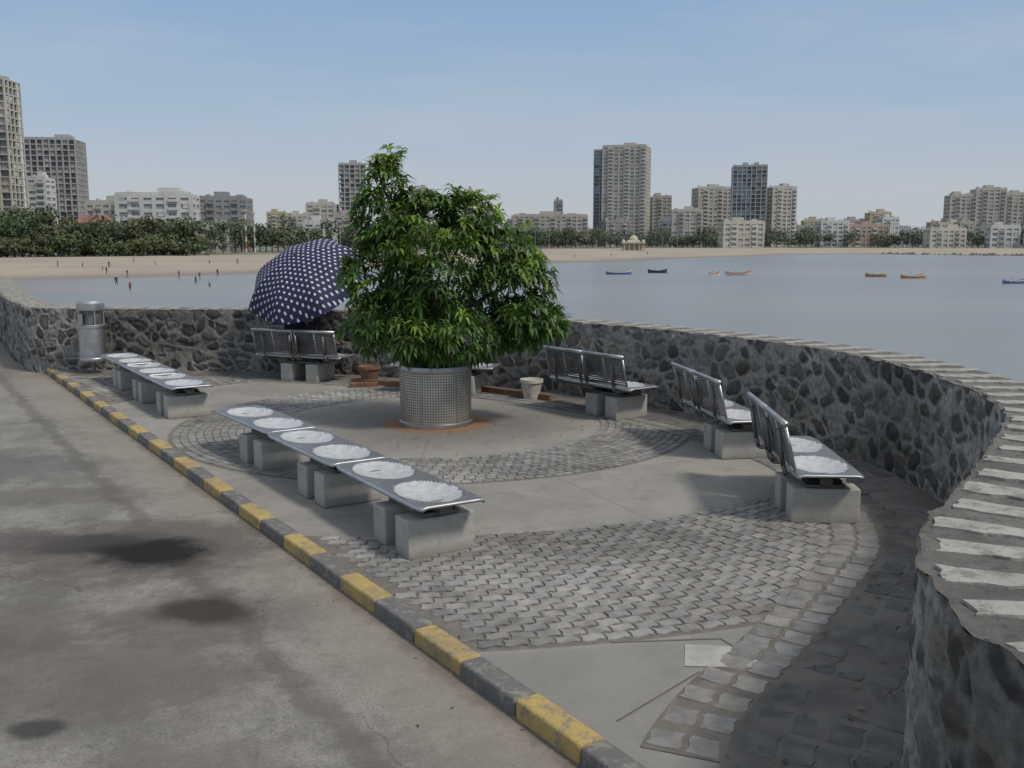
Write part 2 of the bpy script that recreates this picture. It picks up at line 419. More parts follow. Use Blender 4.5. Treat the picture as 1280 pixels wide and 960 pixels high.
rr=[i for i in range(len(rib)) if (rib[i].x>-8.6 and rib[i].y>4.0 and rib[i].y<19.1)]
def ribbon(name,a,b,z,mat):
    mb=MB()
    for i,j in zip(rr[:-1],rr[1:]):
        P=[rib[i]-rn[i]*a,rib[j]-rn[j]*a,rib[j]-rn[j]*b,rib[i]-rn[i]*b]
        if min((p-K0).dot(N) for p in P)<.1: continue
        mb.face([(p.x,p.y,z) for p in P])
    mb.obj(name,[mat])
ribbon('wall_shade_pavement',-.05,.84,.004,DIRTY_SHADE)  # dirty strip along the wall foot, with wall shade painted in
ribbon('border_bed',.84,1.24,.0045,DIRT)
mb=MB()
sl=[i for i in range(len(path)) if path[i].x>-8.6 and 4.0<path[i].y<19.1]
s=arc[sl[0]]
while s<arc[sl[-1]]:
    p,nn=at(s)
    for k,off in enumerate((.94,1.14)):
        q=p-nn*off
        if (q-K0).dot(N)>.24: paver(mb,q,atan2(nn.y,nn.x)-pi/2,.185,.175,.010,pcol(.26),.012)
    s+=.205
s=arc[sl[0]]
while s<arc[sl[-1]]:
    p,nn=at(s)
    for off in (.16,.34,.52,.70):
        q=p-nn*(off+random.uniform(-.01,.01))
        if (q-K0).dot(N)>.24 and random.random()<.8: paver(mb,q,atan2(nn.y,nn.x)-pi/2,.235,.165,.006,pcol(.155),.01)  # pavers in that strip share its dark tone: grime and painted shade
    s+=.255
mb.obj('border_pavers',[PAVER],colattr=True)
mb=MB(); mb.face([(1.02,5.52,.005),(1.50,5.50,.005),(1.42,5.80,.005),(1.08,5.84,.005)]); mb.obj('inspection_cover',[PATCH])
mb=MB()
for (a,b) in (((.62,5.87),(1.32,5.93)),((1.32,5.93),(1.58,5.4)),((.55,4.85),(1.1,5.45))):
    a=Vector(a);b=Vector(b);n=(b-a).orthogonal().normalized()*.005
    mb.face([(p.x,p.y,.0065) for p in (a-n,b-n,b+n,a+n)])
mb.obj('slab_joint',[DIRT])
mb=MB()
for k in range(700):
    if k<240: a=random.random()*6.3; r=random.uniform(.55,2.4); x,y=PX+r*cos(a),PY+r*sin(a)
    elif k<600:
        i=random.choice(sl); q=path[i]-norm[i]*random.uniform(.06,.9)**1.3; x,y=q.x,q.y
        if (q-K0).dot(N)<.2: continue
    else: q=kerbpt(random.uniform(-12,3.5),-.12-random.random()**3*.5); x,y=q.x,q.y
    onroad=(Vector((x,y))-K0).dot(N)<0
    z=(-.084 if onroad else .016); s=random.uniform(.008,.028)*(.6 if onroad else 1); a=random.random()*6.3; e=random.uniform(.3,.6)
    g=random.choice([(.16,.10,.05),(.10,.07,.04),(.20,.15,.08),(.22,.2,.17),(.07,.07,.06)])
    mb.face([(x+s*cos(a),y+s*sin(a),z),(x-s*e*sin(a),y+s*e*cos(a),z+s*.3),(x-s*cos(a),y-s*sin(a),z+.002),(x+s*e*sin(a),y-s*e*cos(a),z+s*.2)],0,g)
mb.obj('fallen_leaves',[MA('dry_leaf',.9,30,.3,0)],colattr=True)

# ------------------------------------------------------------------ benches
def seat_mesh():
    L,W=1.76,.62; nx,ny=88,30; V=[];F=[];mi=[]
    for i in range(nx+1):
        for j in range(ny+1):
            x=-L/2+L*i/nx; y=-W/2+W*j/ny; z=0
            for cx in (-L/4,L/4):
                r=sqrt(((x-cx)/.37)**2+((y+.01)/.25)**2)
                if r<1: z-=.055*(1-r*r)**.9
                elif r<1.12: z+=.005*sin((r-1)/.12*pi)
            e=max(0,(abs(y)-.25)/.06); z-=.022*min(1,e)**2
            ex=(abs(x)/(L/2))**14; y*=1-.10*ex
            V.append((x,y,z))
    for i in range(nx):
        for j in range(ny):
            k=i*(ny+1)+j; F.append((k,k+ny+1,k+ny+2,k+1))
            x=-L/2+L*(i+.5)/nx; y=-W/2+W*(j+.5)/ny
            ins=any(sqrt(((x-cx)/.37)**2+((y+.01)/.25)**2)<1.0 for cx in (-L/4,L/4))
            mi.append(1 if ins else (2 if abs(y)>W/2-.022 or abs(x)>L/2-.022 else 0))
    me=bpy.data.meshes.new('seat_plate'); me.from_pydata(V,[],F)
    for m in (PERF,DISH,EDGE): me.materials.append(m)
    me.polygons.foreach_set('material_index',mi); me.polygons.foreach_set('use_smooth',[True]*len(F))
    ul=me.uv_layers.new(name='UVMap'); L=[]
    for f in F:
        for k in f: L+=[V[k][0],V[k][1]]
    ul.data.foreach_set('uv',L); return me
SEAT=seat_mesh()
def bench(loc,ang,back=False,tw=(.55,.13)):
    e=empty('steel_bench' if back else 'backless_steel_bench',(loc[0],loc[1],0),radians(ang))
    s=bpy.data.objects.new('seat',SEAT); COL.objects.link(s); s.parent=e; s.location=(0,0,.475)
    so=s.modifiers.new('thick','SOLIDIFY'); so.thickness=.022; so.offset=-1
    mb=MB()
    for i,x in enumerate(tw): mb.box(x,random.uniform(-.01,.01),.16,.24,.60,.318,random.uniform(-.02,.02),0)
    b=mb.obj('concrete_blocks',[BLOCK],e); bevel(b,.012,2)
    mb=MB()
    mb.box(0,0,.385,1.5,.11,.06,0,0)
    mb.box(sum(tw)/2,0,.338,abs(tw[0]-tw[1])+.2,.34,.03,0,0)
    for x in (-.62,-.2,.2,.62): mb.box(x,0,.424,.05,.30,.018,0,0)
    for x in tw: mb.box(x,0,.372,.14,.3,.03,0,1)
    bevel(mb.obj('support_beam',[DSTEEL,BLACK],e),.004,1)
    if back:
        mb=MB(); tilt=radians(14)
        def P(x,v,o=0): return (x,-.30-v*sin(tilt)-o*cos(tilt),.50+v*cos(tilt)-o*sin(tilt))
        for cx in (-.43,.43):
            w=.40
            for k in range(14):
                v=.025+k*.029
                mb.tube(P(cx-w,v),P(cx+w,v),.0115,.0115,6,1)
            for x in (cx-w,cx+w,cx): mb.tube(P(x,0),P(x,.43),.014,.014,8,0)
            mb.tube(P(cx-w-.02,.43),P(cx+w+.02,.43),.026,.026,10,0)
            mb.tube(P(cx-w,.0),P(cx+w,.0),.016,.016,8,0)
        for x in (-.62,-.06,.06,.62):
            pts=[(x,-.05,.40),(x,-.33,.41),(x,-.36,.50),P(x,.36,.03)]
            for a,b in zip(pts[:-1],pts[1:]): mb.tube(a,b,.022,.022,8,1)
        mb.obj('backrest',[STEEL,DSTEEL],e,smooth=True)
    return e
def along(p0,ds,dn): q=Vector(p0)+D*ds+N*dn; return (q.x,q.y)
A0=(-3.60,11.76); B0=(-7.38,17.52)
for k in range(3):
    bench(along(A0,.88+k*1.79,.31),-57+[1.8,.3,-1.4][k],False,(.55,.12))
    bench(along(B0,.86+k*1.56,.31),-57+[1.5,0,.6][k],False,(.55,.15))
bench((2.82,9.22),-92.9,True,(.62,.2))
bench((2.60,11.82),-81.4,True,(.6,.18))
bench((1.32,14.2),-53,True,(.5,.08))
bench((-3.72,17.62),-21,True,(.30,-.22))
bench((-1.1,16.15),-14,False,(.45,.02))

# ------------------------------------------------------------------ litter bin
e=empty('litter_bin',(-7.92,18.5,0))
mb=MB(); n=40
mb.lathe(0,0,[(.0,.0),(.13,.0),(.13,.015),(.03,.02),(.03,.26),(.0,.26)],24,1)
mb.lathe(0,0,[(0,.24),(.235,.24),(.245,.26),(.245,.30),(.238,.31)],n,0,uvr=.24)
mb.lathe(0,0,[(.238,.31),(.238,.86)],n,0,uvr=.24)
mb.lathe(0,0,[(.238,.86),(.248,.87),(.248,.92),(.238,.93),(.20,.93)],n,0,uvr=.24)
mb.lathe(0,0,[(.19,.90),(.19,1.20),(0,1.20)],n,1)
for a in (.6,2.2,3.9,5.4): mb.tube((.222*cos(a),.222*sin(a),.92),(.222*cos(a),.222*sin(a),1.24),.016,.016,8,0)
mb.lathe(0,0,[(.20,1.19),(.245,1.20),(.25,1.24),(.245,1.33),(.20,1.375),(.1,1.39),(0,1.395)],n,0,uvr=.24)
b=mb.obj('bin_body',[STEEL,DSTEEL],e,smooth=True)
b.modifiers.new('es','EDGE_SPLIT').split_angle=radians(35)
mb=MB()
for k in range(6):
    a=-2.4+k*.10; b_=a+.10
    mb.face([(.252*cos(a),.252*sin(a),.93),(.252*cos(b_),.252*sin(b_),.93),(.252*cos(b_),.252*sin(b_),1.14),(.252*cos(a),.252*sin(a),1.14)])
mb.obj('front_flap',[STEEL],e,smooth=True)

# ------------------------------------------------------------------ planter
e=empty('steel_tree_planter',(PX,PY,0))
mb=MB(); n=64
mb.lathe(0,0,[(.49,0.001),(.505,.005),(.505,.05),(.49,.06)],n,0,uvr=.5)
mb.lathe(0,0,[(.485,.06),(.485,.74)],n,1,uvr=.485)
mb.lathe(0,0,[(.485,.74),(.505,.75),(.515,.79),(.505,.82),(.475,.82),(.465,.70)],n,0,uvr=.5)
mb.lathe(0,0,[(.47,.73),(.3,.755),(.1,.77),(0,.775)],n,2)
for k in range(6):
    a=2*pi*k/6+.2; mb.box(.488*cos(a),.488*sin(a),.4,.010,.022,.68,a,0)
b=mb.obj('planter_drum',[STEEL,PERFP,SOIL],e,smooth=True); b.modifiers.new('es','EDGE_SPLIT').split_angle=radians(35)

# tree
t=NT('tree_leaf'); LEAF=t.fin(t.attr(),.42)
t.p.inputs['Specular IOR Level'].default_value=.4
tr=t.n('ShaderNodeBsdfTranslucent'); t.put(tr.inputs[0],t.mix(1.0,t.attr(),(1.7,1.8,.7),'MULTIPLY')); ms=t.n('ShaderNodeMixShader'); ms.inputs[0].default_value=.25
t.l(t.p.outputs[0],ms.inputs[1]); t.l(tr.outputs[0],ms.inputs[2]); t.l(ms.outputs[0],t.out.inputs[0])
BARK=M('tree_bark',(.13,.10,.075),(.07,.055,.04),12,.9,bump=.6)
lobes=[((-1.72,0,3.2),(.26,.26,.36),60),((-1.68,0,2.72),(.46,.42,.45),130),((-1.72,0,2.0),(.54,.55,.55),170),((-1.74,-.05,1.38),(.52,.6,.40),150),
 ((-.98,0,2.15),(.85,.9,.85),370),((-.62,0,2.74),(.52,.5,.32),120),((-.12,0,2.30),(.38,.45,.38),90),((.02,0,1.92),(.50,.55,.45),130),((.16,0,1.42),(.52,.55,.34),135),
 ((-.95,-.1,1.25),(.95,.85,.36),280),((.52,0,1.45),(.18,.2,.16),20),((-1.2,0,2.8),(.4,.35,.35),75)]
mb=MB(); tb=MB()
def leaflet(o,d,l,w,col,droop):
    d=d.normalized(); side=d.cross(Vector((0,0,1)))
    if side.length<.1: side=Vector((1,0,0))
    side.normalize(); side=(side+Vector((0,0,random.uniform(-.4,.4)))).normalized()
    p1=o+d*l*.45; d2=(d+Vector((0,0,-droop))).normalized(); p2=p1+d2*l*.55
    fold=Vector((0,0,w*.18))
    mb.face([o,p1+side*w*.5+fold,p1],0,col); mb.face([o,p1,p1-side*w*.5+fold],0,col)
    mb.face([p1,p1+side*w*.5+fold,p2],0,col); mb.face([p1,p2,p1-side*w*.5+fold],0,col)
def whorl(p,out,young,scale=1):
    n=random.randint(7,10); out=(out+Vector((0,0,.35))+Vector([random.gauss(0,.3) for _ in range(3)])).normalized()
    a=out.orthogonal().normalized(); b=out.cross(a); ph=random.random()*6
    g=random.uniform(.6,1.35)
    if young: base=(.160*g,.255*g,.050*g)
    else: base=(.060*g,.125*g,.030*g)
    for k in range(n):
        an=ph+2*pi*k/n; spread=random.uniform(.75,1.3)
        d=out*cos(spread)+(a*cos(an)+b*sin(an))*sin(spread)
        q=random.uniform(.75,1.25)
        leaflet(p,d,random.uniform(.16,.25)*scale,random.uniform(.044,.062)*scale,tuple(x*q for x in base),random.uniform(.5,1.3))
tips=[]
for (c,r,cnt) in lobes:
    for k in range(cnt):
        u=Vector([random.gauss(0,1) for _ in range(3)]).normalized(); rad=random.uniform(.45,1.10)**.55
        if random.random()<.07: rad*=1.15
        p=Vector((c[0]+u.x*r[0]*rad, PY+c[1]+u.y*r[1]*rad, c[2]+u.z*r[2]*rad))
        if noise.noise(p*2.0+Vector((3,1,7)))<-.25: continue
        out=Vector((p.x-(PX),p.y-PY,(p.z-1.7)*.7)).normalized()*.5+u*.6
        whorl(p,out,random.random()<(.40 if u.z>.2 else .15)); tips.append(p)
for k in range(34):
    x0=random.choice([-1.78,-1.7,-1.6,-.55,-.35,-1.1,.1])
    top={-1.78:3.45,-1.7:3.55,-1.6:3.65,-.55:3.05,-.35:3.0,-1.1:3.15,.1:2.65}[x0]
    p=Vector((x0+random.uniform(-.12,.12),PY+random.uniform(-.2,.2),top+random.uniform(-.14,.06)))
    tips.append(p); whorl(p,Vector((0,0,1)),True,.8)
for k in range(9):
    f=k/8; p=Vector((-1.60+f*.16+random.uniform(-.03,.03),PY+random.uniform(-.05,.05),3.35+.34*f)); whorl(p,Vector((random.uniform(-.5,.5),0,1)),k%2==0,.6)
tb.tube((-1.62,PY,3.2),(-1.44,PY,3.72),.008,.003,6)
def limb(p,q,r1,r2,seg=5):
    p=Vector(p);q=Vector(q);last=p
    for k in range(1,seg+1):
        f=k/seg; x=p.lerp(q,f)+Vector((random.uniform(-.03,.03),random.uniform(-.03,.03),sin(f*pi)*.06))
        tb.tube(last,x,r1+(r2-r1)*(k-1)/seg,r1+(r2-r1)*f,7,0); last=x
hub=Vector((PX,PY,1.25)); limb((PX,PY,.74),hub,.075,.06)
limb((PX+.1,PY+.08,.74),(PX+.25,PY+.1,1.5),.045,.03); limb((PX-.12,PY-.05,.74),(PX-.3,PY,1.6),.05,.035)
for (c,r,cnt) in lobes:
    cc=Vector((c[0],PY+c[1],c[2])); limb(hub,cc,.04,.016)
    near=sorted(tips,key=lambda p:(p-cc).length)[:cnt//2]
    for p in random.sample(near,min(len(near),14)): limb(cc,p,.010,.004,3)
tree=empty('potted_tree')
mb.obj('crown_leaves',[LEAF],tree,colattr=True); tb.obj('trunk_and_limbs',[BARK],tree,smooth=True)

# ------------------------------------------------------------------ umbrella
t=NT('polka_dot_fabric'); o=t.sep()
rowf=t.math('MULTIPLY',o[1],1/.088); row=t.math('FLOOR',rowf)
sx=t.math('ADD',t.math('MULTIPLY',o[0],1/.10),t.math('MULTIPLY',t.math('MODULO',row,2),.5))
fx=t.math('SUBTRACT',t.math('FRACT',sx),.5); fy=t.math('SUBTRACT',t.math('FRACT',rowf),.5)
d=t.math('SQRT',t.math('ADD',t.math('MULTIPLY',fx,fx),t.math('MULTIPLY',fy,fy)))
c=t.mix(t.ramp(d,.25,.18),(.016,.018,.062),(.58,.58,.63)); FAB=t.fin(c,.75)
e=empty('polka_dot_umbrella',(-3.72,18.0,1.74)); e.rotation_euler=Vector((-.25,-.55,.80)).to_track_quat('Z','Y').to_euler()
mb=MB(); G=8; R=1.18; H=.60; nr=12; na=10
def dome(a,f):
    g=(a/(2*pi)*G)%1; sag=1-.09*f*f*sin(g*pi)
    th=f*1.12; rr_=R*sin(th)/sin(1.12)*sag; z=H*(cos(th)-cos(1.12))/(1-cos(1.12))-.06*f*sin(g*pi)
    return (rr_*cos(a),rr_*sin(a),z)
for i in range(G*na):
    a0=2*pi*i/(G*na);a1=2*pi*(i+1)/(G*na)
    for j in range(nr):
        f0=max(j/nr,.003);f1=(j+1)/nr; mb.face([dome(a0,f0),dome(a0,f1),dome(a1,f1),dome(a1,f0)])
u=mb.obj('canopy',[FAB],e)
bm=bmesh.new(); bm.from_mesh(u.data); bmesh.ops.remove_doubles(bm,verts=bm.verts,dist=.0005); bm.to_mesh(u.data); bm.free()
u.data.polygons.foreach_set('use_smooth',[True]*len(u.data.polygons))
mb=MB(); mb.tube((0,0,-.75),(0,0,H+.08),.009,.009,8,0); mb.tube((0,0,H+.0),(0,0,H+.1),.014,.006,8,1)
for g in range(G):
    a=2*pi*g/G; pts=[dome(a,f/6) for f in range(7)]
    for p,q in zip(pts[:-1],pts[1:]): mb.tube((p[0]*.99,p[1]*.99,p[2]-.008),(q[0]*.99,q[1]*.99,q[2]-.008),.004,.004,5,0)
mb.tube((0,0,-.90),(0,0,-.75),.018,.016,8,1)
mb.obj('shaft_and_ribs',[STEEL,BLACK],e)

# ------------------------------------------------------------------ people
SKIN=M('skin',(.30,.17,.11),(.25,.14,.09),8,.55); HAIR=M('black_hair',(.012,.010,.010),None,30,.5)
def cloth(n,c): return M(n,c,None,12,.85)
def skinbody(name,J,E,matf,mats,sub=1):
    me=bpy.data.meshes.new(name); me.from_pydata([j[0] for j in J],E,[]); ob=bpy.data.objects.new(name,me); COL.objects.link(ob)
    ob.modifiers.new('s','SKIN')
    for i,j in enumerate(J): me.skin_vertices[0].data[i].radius=(j[1],j[2] if len(j)>2 else j[1])
    me.skin_vertices[0].data[0].use_root=True
    sb=ob.modifiers.new('u','SUBSURF'); sb.levels=sub; sb.render_levels=sub
    dg=bpy.context.evaluated_depsgraph_get(); m2=bpy.data.meshes.new_from_object(ob.evaluated_get(dg)); bpy.data.objects.remove(ob)
    m2.materials.clear()
    for m in mats: m2.materials.append(m)
    for p in m2.polygons: p.material_index=matf(p.center); p.use_smooth=True
    m2.name=name; return m2
def standmesh(name,top,bot,stride=.14,armup=0):
    J=[((0,0,.93),.13,.10),((0,0,1.12),.12,.09),((0,0,1.34),.16,.10),((0,0,1.47),.06),((0,.01,1.56),.075,.085),((0,.01,1.66),.08,.09),
       ((.19,0,1.40),.055),((.24,.03,1.13),.042),((.25,.12+armup*.2,.90+armup*.4),.03),((-.19,0,1.40),.055),((-.24,-.02,1.13),.042),((-.25,.05,.88),.03),
       ((.09,0,.88),.085),((.10,stride*.6,.48),.06),((.10,stride,.08),.04),((.10,stride+.15,.04),.035),
       ((-.09,0,.88),.085),((-.10,-stride*.3,.48),.06),((-.10,-stride,.08),.04),((-.10,-stride+.15,.04),.035),
       ((.255,.15+armup*.22,.80+armup*.4),.028),((-.255,.09,.78),.028)]
    E=[(0,1),(1,2),(2,3),(3,4),(4,5),(2,6),(6,7),(7,8),(2,9),(9,10),(10,11),(0,12),(12,13),(13,14),(14,15),(0,16),(16,17),(17,18),(18,19),(8,20),(11,21)]
    def mf(c):
        if c.z>1.60 or (c.z>1.52 and c.y<-.02): return 3
        if c.z>1.45: return 0
        if abs(c.x)>.2 and c.z<1.15: return 0
        if c.z<.1: return 0
        return 1 if c.z>.95 else 2
    return skinbody(name,J,E,mf,[SKIN,top,bot,HAIR])
cl=[cloth('cloth_white',(.6,.6,.58)),cloth('cloth_red',(.35,.05,.04)),cloth('cloth_blue',(.06,.10,.25)),cloth('cloth_dark',(.04,.04,.05)),cloth('cloth_khaki',(.28,.22,.14))]
sm=[standmesh('walker_a',cl[0],cl[3]),standmesh('walker_b',cl[1],cl[3],.25),standmesh('walker_c',cl[2],cl[4],.05,1),standmesh('walker_d',cl[3],cl[3],.2)]
for (x,y,z) in [(-77,198,-5.0),(-66,196,-5.05),(-61,205,-5.0),(-60,190,-5.2),(-52,212,-5.1),(-68,170,-5.3),(-55,172,-5.3),(-84,205,-4.6),(-91,220,-4.3),
                (-47,236,-4.9),(-43,260,-4.4),(-30,290,-4.5),(-22,300,-4.5),(-90,250,-3.9),(-72,260,-3.9),(-65,290,-3.5),(-3,330,-4.6),(12,345,-4.6),(24,380,-4.2),(40,400,-4.3),(60,440,-4.2),(-100,262,-3.6),(-110,240,-4.0),
                (-58,150,-5.4),(-49,160,-5.4),(-73,182,-5.2),(-40,225,-5.1),(-36,262,-4.8),(-104,240,-4.0),(-96,236,-4.1),(-80,262,-3.8),(-50,300,-3.7),(-45,310,-3.7)]:
    p=bpy.data.objects.new('person',random.choice(sm)); COL.objects.link(p); p.location=(x,y,z); p.rotation_euler=(0,0,random.random()*6.3)

def seated(loc,ang,top,bot,hold,longhair):
    e=empty('seated_person',(loc[0],loc[1],0),radians(ang))
    J=[((0,-.04,.56),.15,.11),((0,-.09,.75),.135,.10),((0,-.10,.96),.17,.10),((0,-.08,1.07),.055),((0,-.06,1.13),.05),
       ((.18,-.10,1.02),.055),((.22,.0,.80),.043),((.10,.16,.86) if hold else (.16,.2,.66),.032),
       ((-.18,-.10,1.02),.055),((-.23,-.02,.79),.043),((-.12,.20,.68),.032),
       ((.10,.02,.57),.09),((.12,.42,.58),.065),((.12,.46,.12),.042),((.12,.60,.05),.04),
       ((-.10,.02,.57),.09),((-.12,.42,.58),.065),((-.12,.44,.12),.042),((-.12,.58,.05),.04)]
    E=[(0,1),(1,2),(2,3),(3,4),(2,5),(5,6),(6,7),(2,8),(8,9),(9,10),(0,11),(11,12),(12,13),(13,14),(0,15),(15,16),(16,17),(17,18)]
    def mf(c):
        if c.z>1.06: return 0
        if (c.y>.1 and .62<c.z<.95): return 0
        if c.z<.1: return 3
        return 1 if c.z>.64 else 2
    me=skinbody('body',J,E,mf,[SKIN,top,bot,HAIR],2); b=bpy.data.objects.new('body',me); COL.objects.link(b); b.parent=e
    for sx_ in (1,-1):
        w=Vector(J[7][0] if sx_>0 else J[10][0]); mbh=MB()
        for k in range(5):
            off=Vector(((k-1.5)*.02 if k<4 else -.03*sx_,.03,0)); l=[.07,.08,.075,.06,.05][k]
            a=w+off+Vector((0,.015,0)); bb=a+Vector((0,l*.6,-.012)); c_=bb+Vector((0,l*.3,-.03))
            mbh.tube(w,a,.014,.010,7); mbh.tube(a,bb,.0095,.008,7); mbh.tube(bb,c_,.008,.006,7)
        mbh.obj('hand',[SKIN],e,smooth=True)
    bm=bmesh.new(); bmesh.ops.create_uvsphere(bm,u_segments=24,v_segments=18,radius=1)
    for v in bm.verts:
        x,y,z=v.co; jaw=1-.28*max(0,-z); yy=y
        if y>.6 and abs(x)<.2 and -.35<z<.1: yy=y+.22*(1-abs(x)/.2)*(1-abs(z+.15)/.25)
        if y>.6 and .05<z<.25 and .2<abs(x)<.55: yy=y-.1
        v.co=(x*.077*jaw, yy*.095, z*.118)
    mh=bpy.data.meshes.new('head'); bm.to_mesh(mh); bm.free(); mh.materials.append(SKIN); mh.materials.append(HAIR)
    for p in mh.polygons:
        p.use_smooth=True; c=p.center; p.material_index=1 if (c.z>.055 or c.y<-.01 and c.z>(-.09 if longhair else -.04)) else 0
    h=bpy.data.objects.new('head',mh); COL.objects.link(h); h.parent=e; h.location=(0,-.04,1.24)
    mbx=MB()
    for s_ in (1,-1):
        mbx.tube((s_*.074,-.045,1.235),(s_*.088,-.05,1.235),.022,.026,10,0)
        mbx.tube((s_*.03,.044,1.25),(s_*.03,.050,1.25),.012,.010,8,1)
    mbx.tube((-.022,.045,1.19),(.022,.045,1.19),.006,.006,6,2)
    mbx.obj('ears_eyes_mouth',[SKIN,HAIR,cl[1]],e,smooth=True)
    if longhair:
        mbx=MB(); mbx.tube((0,-.10,1.28),(0,-.16,1.05),.075,.06,12); mbx.tube((0,-.16,1.05),(0,-.20,.85),.06,.02,12); mbx.obj('long_hair',[HAIR],e,smooth=True)
navy=cloth('cloth_navy',(.02,.025,.06))
seated((-3.86,17.72),-21,navy,cl[3],True,False)
seated((-3.40,17.54),-21,cloth('cloth_charcoal',(.035,.03,.04)),cl[3],False,True)

# ------------------------------------------------------------------ pots, boards
WPL=M('white_plastic',(.56,.54,.49),(.43,.41,.36),9,.6); TERR=M('terracotta',(.20,.11,.075),(.14,.08,.055),6,.85); WOOD=M('weathered_plank',(.22,.11,.065),(.14,.08,.05),7,.85)
mb=MB(); mb.lathe(.31,15.45,[(0,.0),(.12,.0),(.165,.26),(.185,.27),(.185,.32),(.165,.32),(.155,.28),(0,.27)],28); b=mb.obj('white_flower_pot',[WPL],smooth=True); b.modifiers.new('es','EDGE_SPLIT').split_angle=radians(35)
mb=MB(); mb.lathe(-2.50,17.1,[(0,.0),(.12,.0),(.18,.26),(.2,.27),(.2,.32),(.18,.32),(.16,.28),(0,.27)],28); b=mb.obj('clay_flower_pot',[TERR],smooth=True); b.modifiers.new('es','EDGE_SPLIT').split_angle=radians(35)
mb=MB(); mb.box(.06,15.72,.05,1.45,.07,.09,radians(-41)); bevel(mb.obj('wooden_plank',[WOOD]),.005,1)
mb=MB(); mb.box(-2.3,16.9,.05,1.1,.10,.09,radians(-22)); mb.box(-2.55,16.75,.04,.5,.12,.07,radians(10)); bevel(mb.obj('wooden_plank',[WOOD]),.005,1)

# ------------------------------------------------------------------ sea, beach, land
mb=MB(); mb.face([(-6000,-200,-5),(6000,-200,-5),(6000,8000,-5),(-6000,8000,-5)]); mb.obj('sea',[SEA])
Sh=catmull([(-400,60),(-260,120),(-150,150),(-93,180),(-58,218),(-30,268),(27,335),(90,430),(150,520),(200,520),(245,470),(320,455),(600,430),(2500,350)],12)
Bk=catmull([(-600,160),(-400,200),(-240,255),(-165,300),(-120,355),(-60,450),(30,600),(100,690),(190,710),(260,690),(330,650),(430,620),(800,600),(3000,560)],12)
ths=[-1.35+2.75*k/220 for k in range(221)]
def interp(P,th):
    for i in range(len(P)-1):
        a=atan2(P[i].x,P[i].y);b=atan2(P[i+1].x,P[i+1].y)
        if a<=th<=b:
            f=(th-a)/(b-a+1e-9); return P[i].lerp(P[i+1],f)
    return P[0] if th<atan2(P[0].x,P[0].y) else P[-1]
rows=[]; mb=MB()
for th in ths:
    a=interp(Sh,th); b=interp(Bk,th); r_=[]
    r_.append((a.x*.96,a.y*.96,-5.6))
    for f,z in ((0,-5.02),(.12,-4.7),(.35,-4.1),(.7,-3.4),(1,-3.0)):
        q=a.lerp(b,f); r_.append((q.x,q.y,z+noise.noise(Vector((q.x*.02,q.y*.02,0)))*.25*(f>0)))
    rows.append(r_)
for A,B in zip(rows[:-1],rows[1:]):
    for k in range(5): mb.face([A[k],B[k],B[k+1],A[k+1]])
mb.obj('beach',[SAND],smooth=True)
mb=MB()
for A,B in zip(rows[:-1],rows[1:]):
    a,b=A[-1],B[-1]; mb.face([a,b,(b[0]*1.05,b[1]*1.05,-3),(a[0]*1.05,a[1]*1.05,-3)])
    mb.face([(a[0]*1.05,a[1]*1.05,-3),(b[0]*1.05,b[1]*1.05,-3),(b[0]*9,b[1]*9,-3),(a[0]*9,a[1]*9,-3)])
mb.obj('far_ground',[LAND])

# ------------------------------------------------------------------ buildings
GL=M('haze_painted_glass',(.28,.295,.315),(.22,.235,.255),.2,.5); DK=M('shadowed_interior',(.23,.24,.26),(.18,.19,.21),.2,.9)  # window and core tones paled: distance haze is put into the colour
def BM(n,c):  # facade tones passed in are paled for distance haze too
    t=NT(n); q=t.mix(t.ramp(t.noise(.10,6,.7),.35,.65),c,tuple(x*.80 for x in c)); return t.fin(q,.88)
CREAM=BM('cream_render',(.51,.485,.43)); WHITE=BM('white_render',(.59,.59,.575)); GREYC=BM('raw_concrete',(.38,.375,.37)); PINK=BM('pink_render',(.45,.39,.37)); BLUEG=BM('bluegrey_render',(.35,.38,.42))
TAN=BM('tan_render',(.44,.41,.36)); DARKB=BM('grimy_render',(.30,.295,.29)); ORANGE=BM('orange_render',(.44,.35,.29)); REDT=M('red_roof_tile',(.28,.14,.11),None,.5,.85); YEL=BM('yellow_render',(.50,.44,.31))
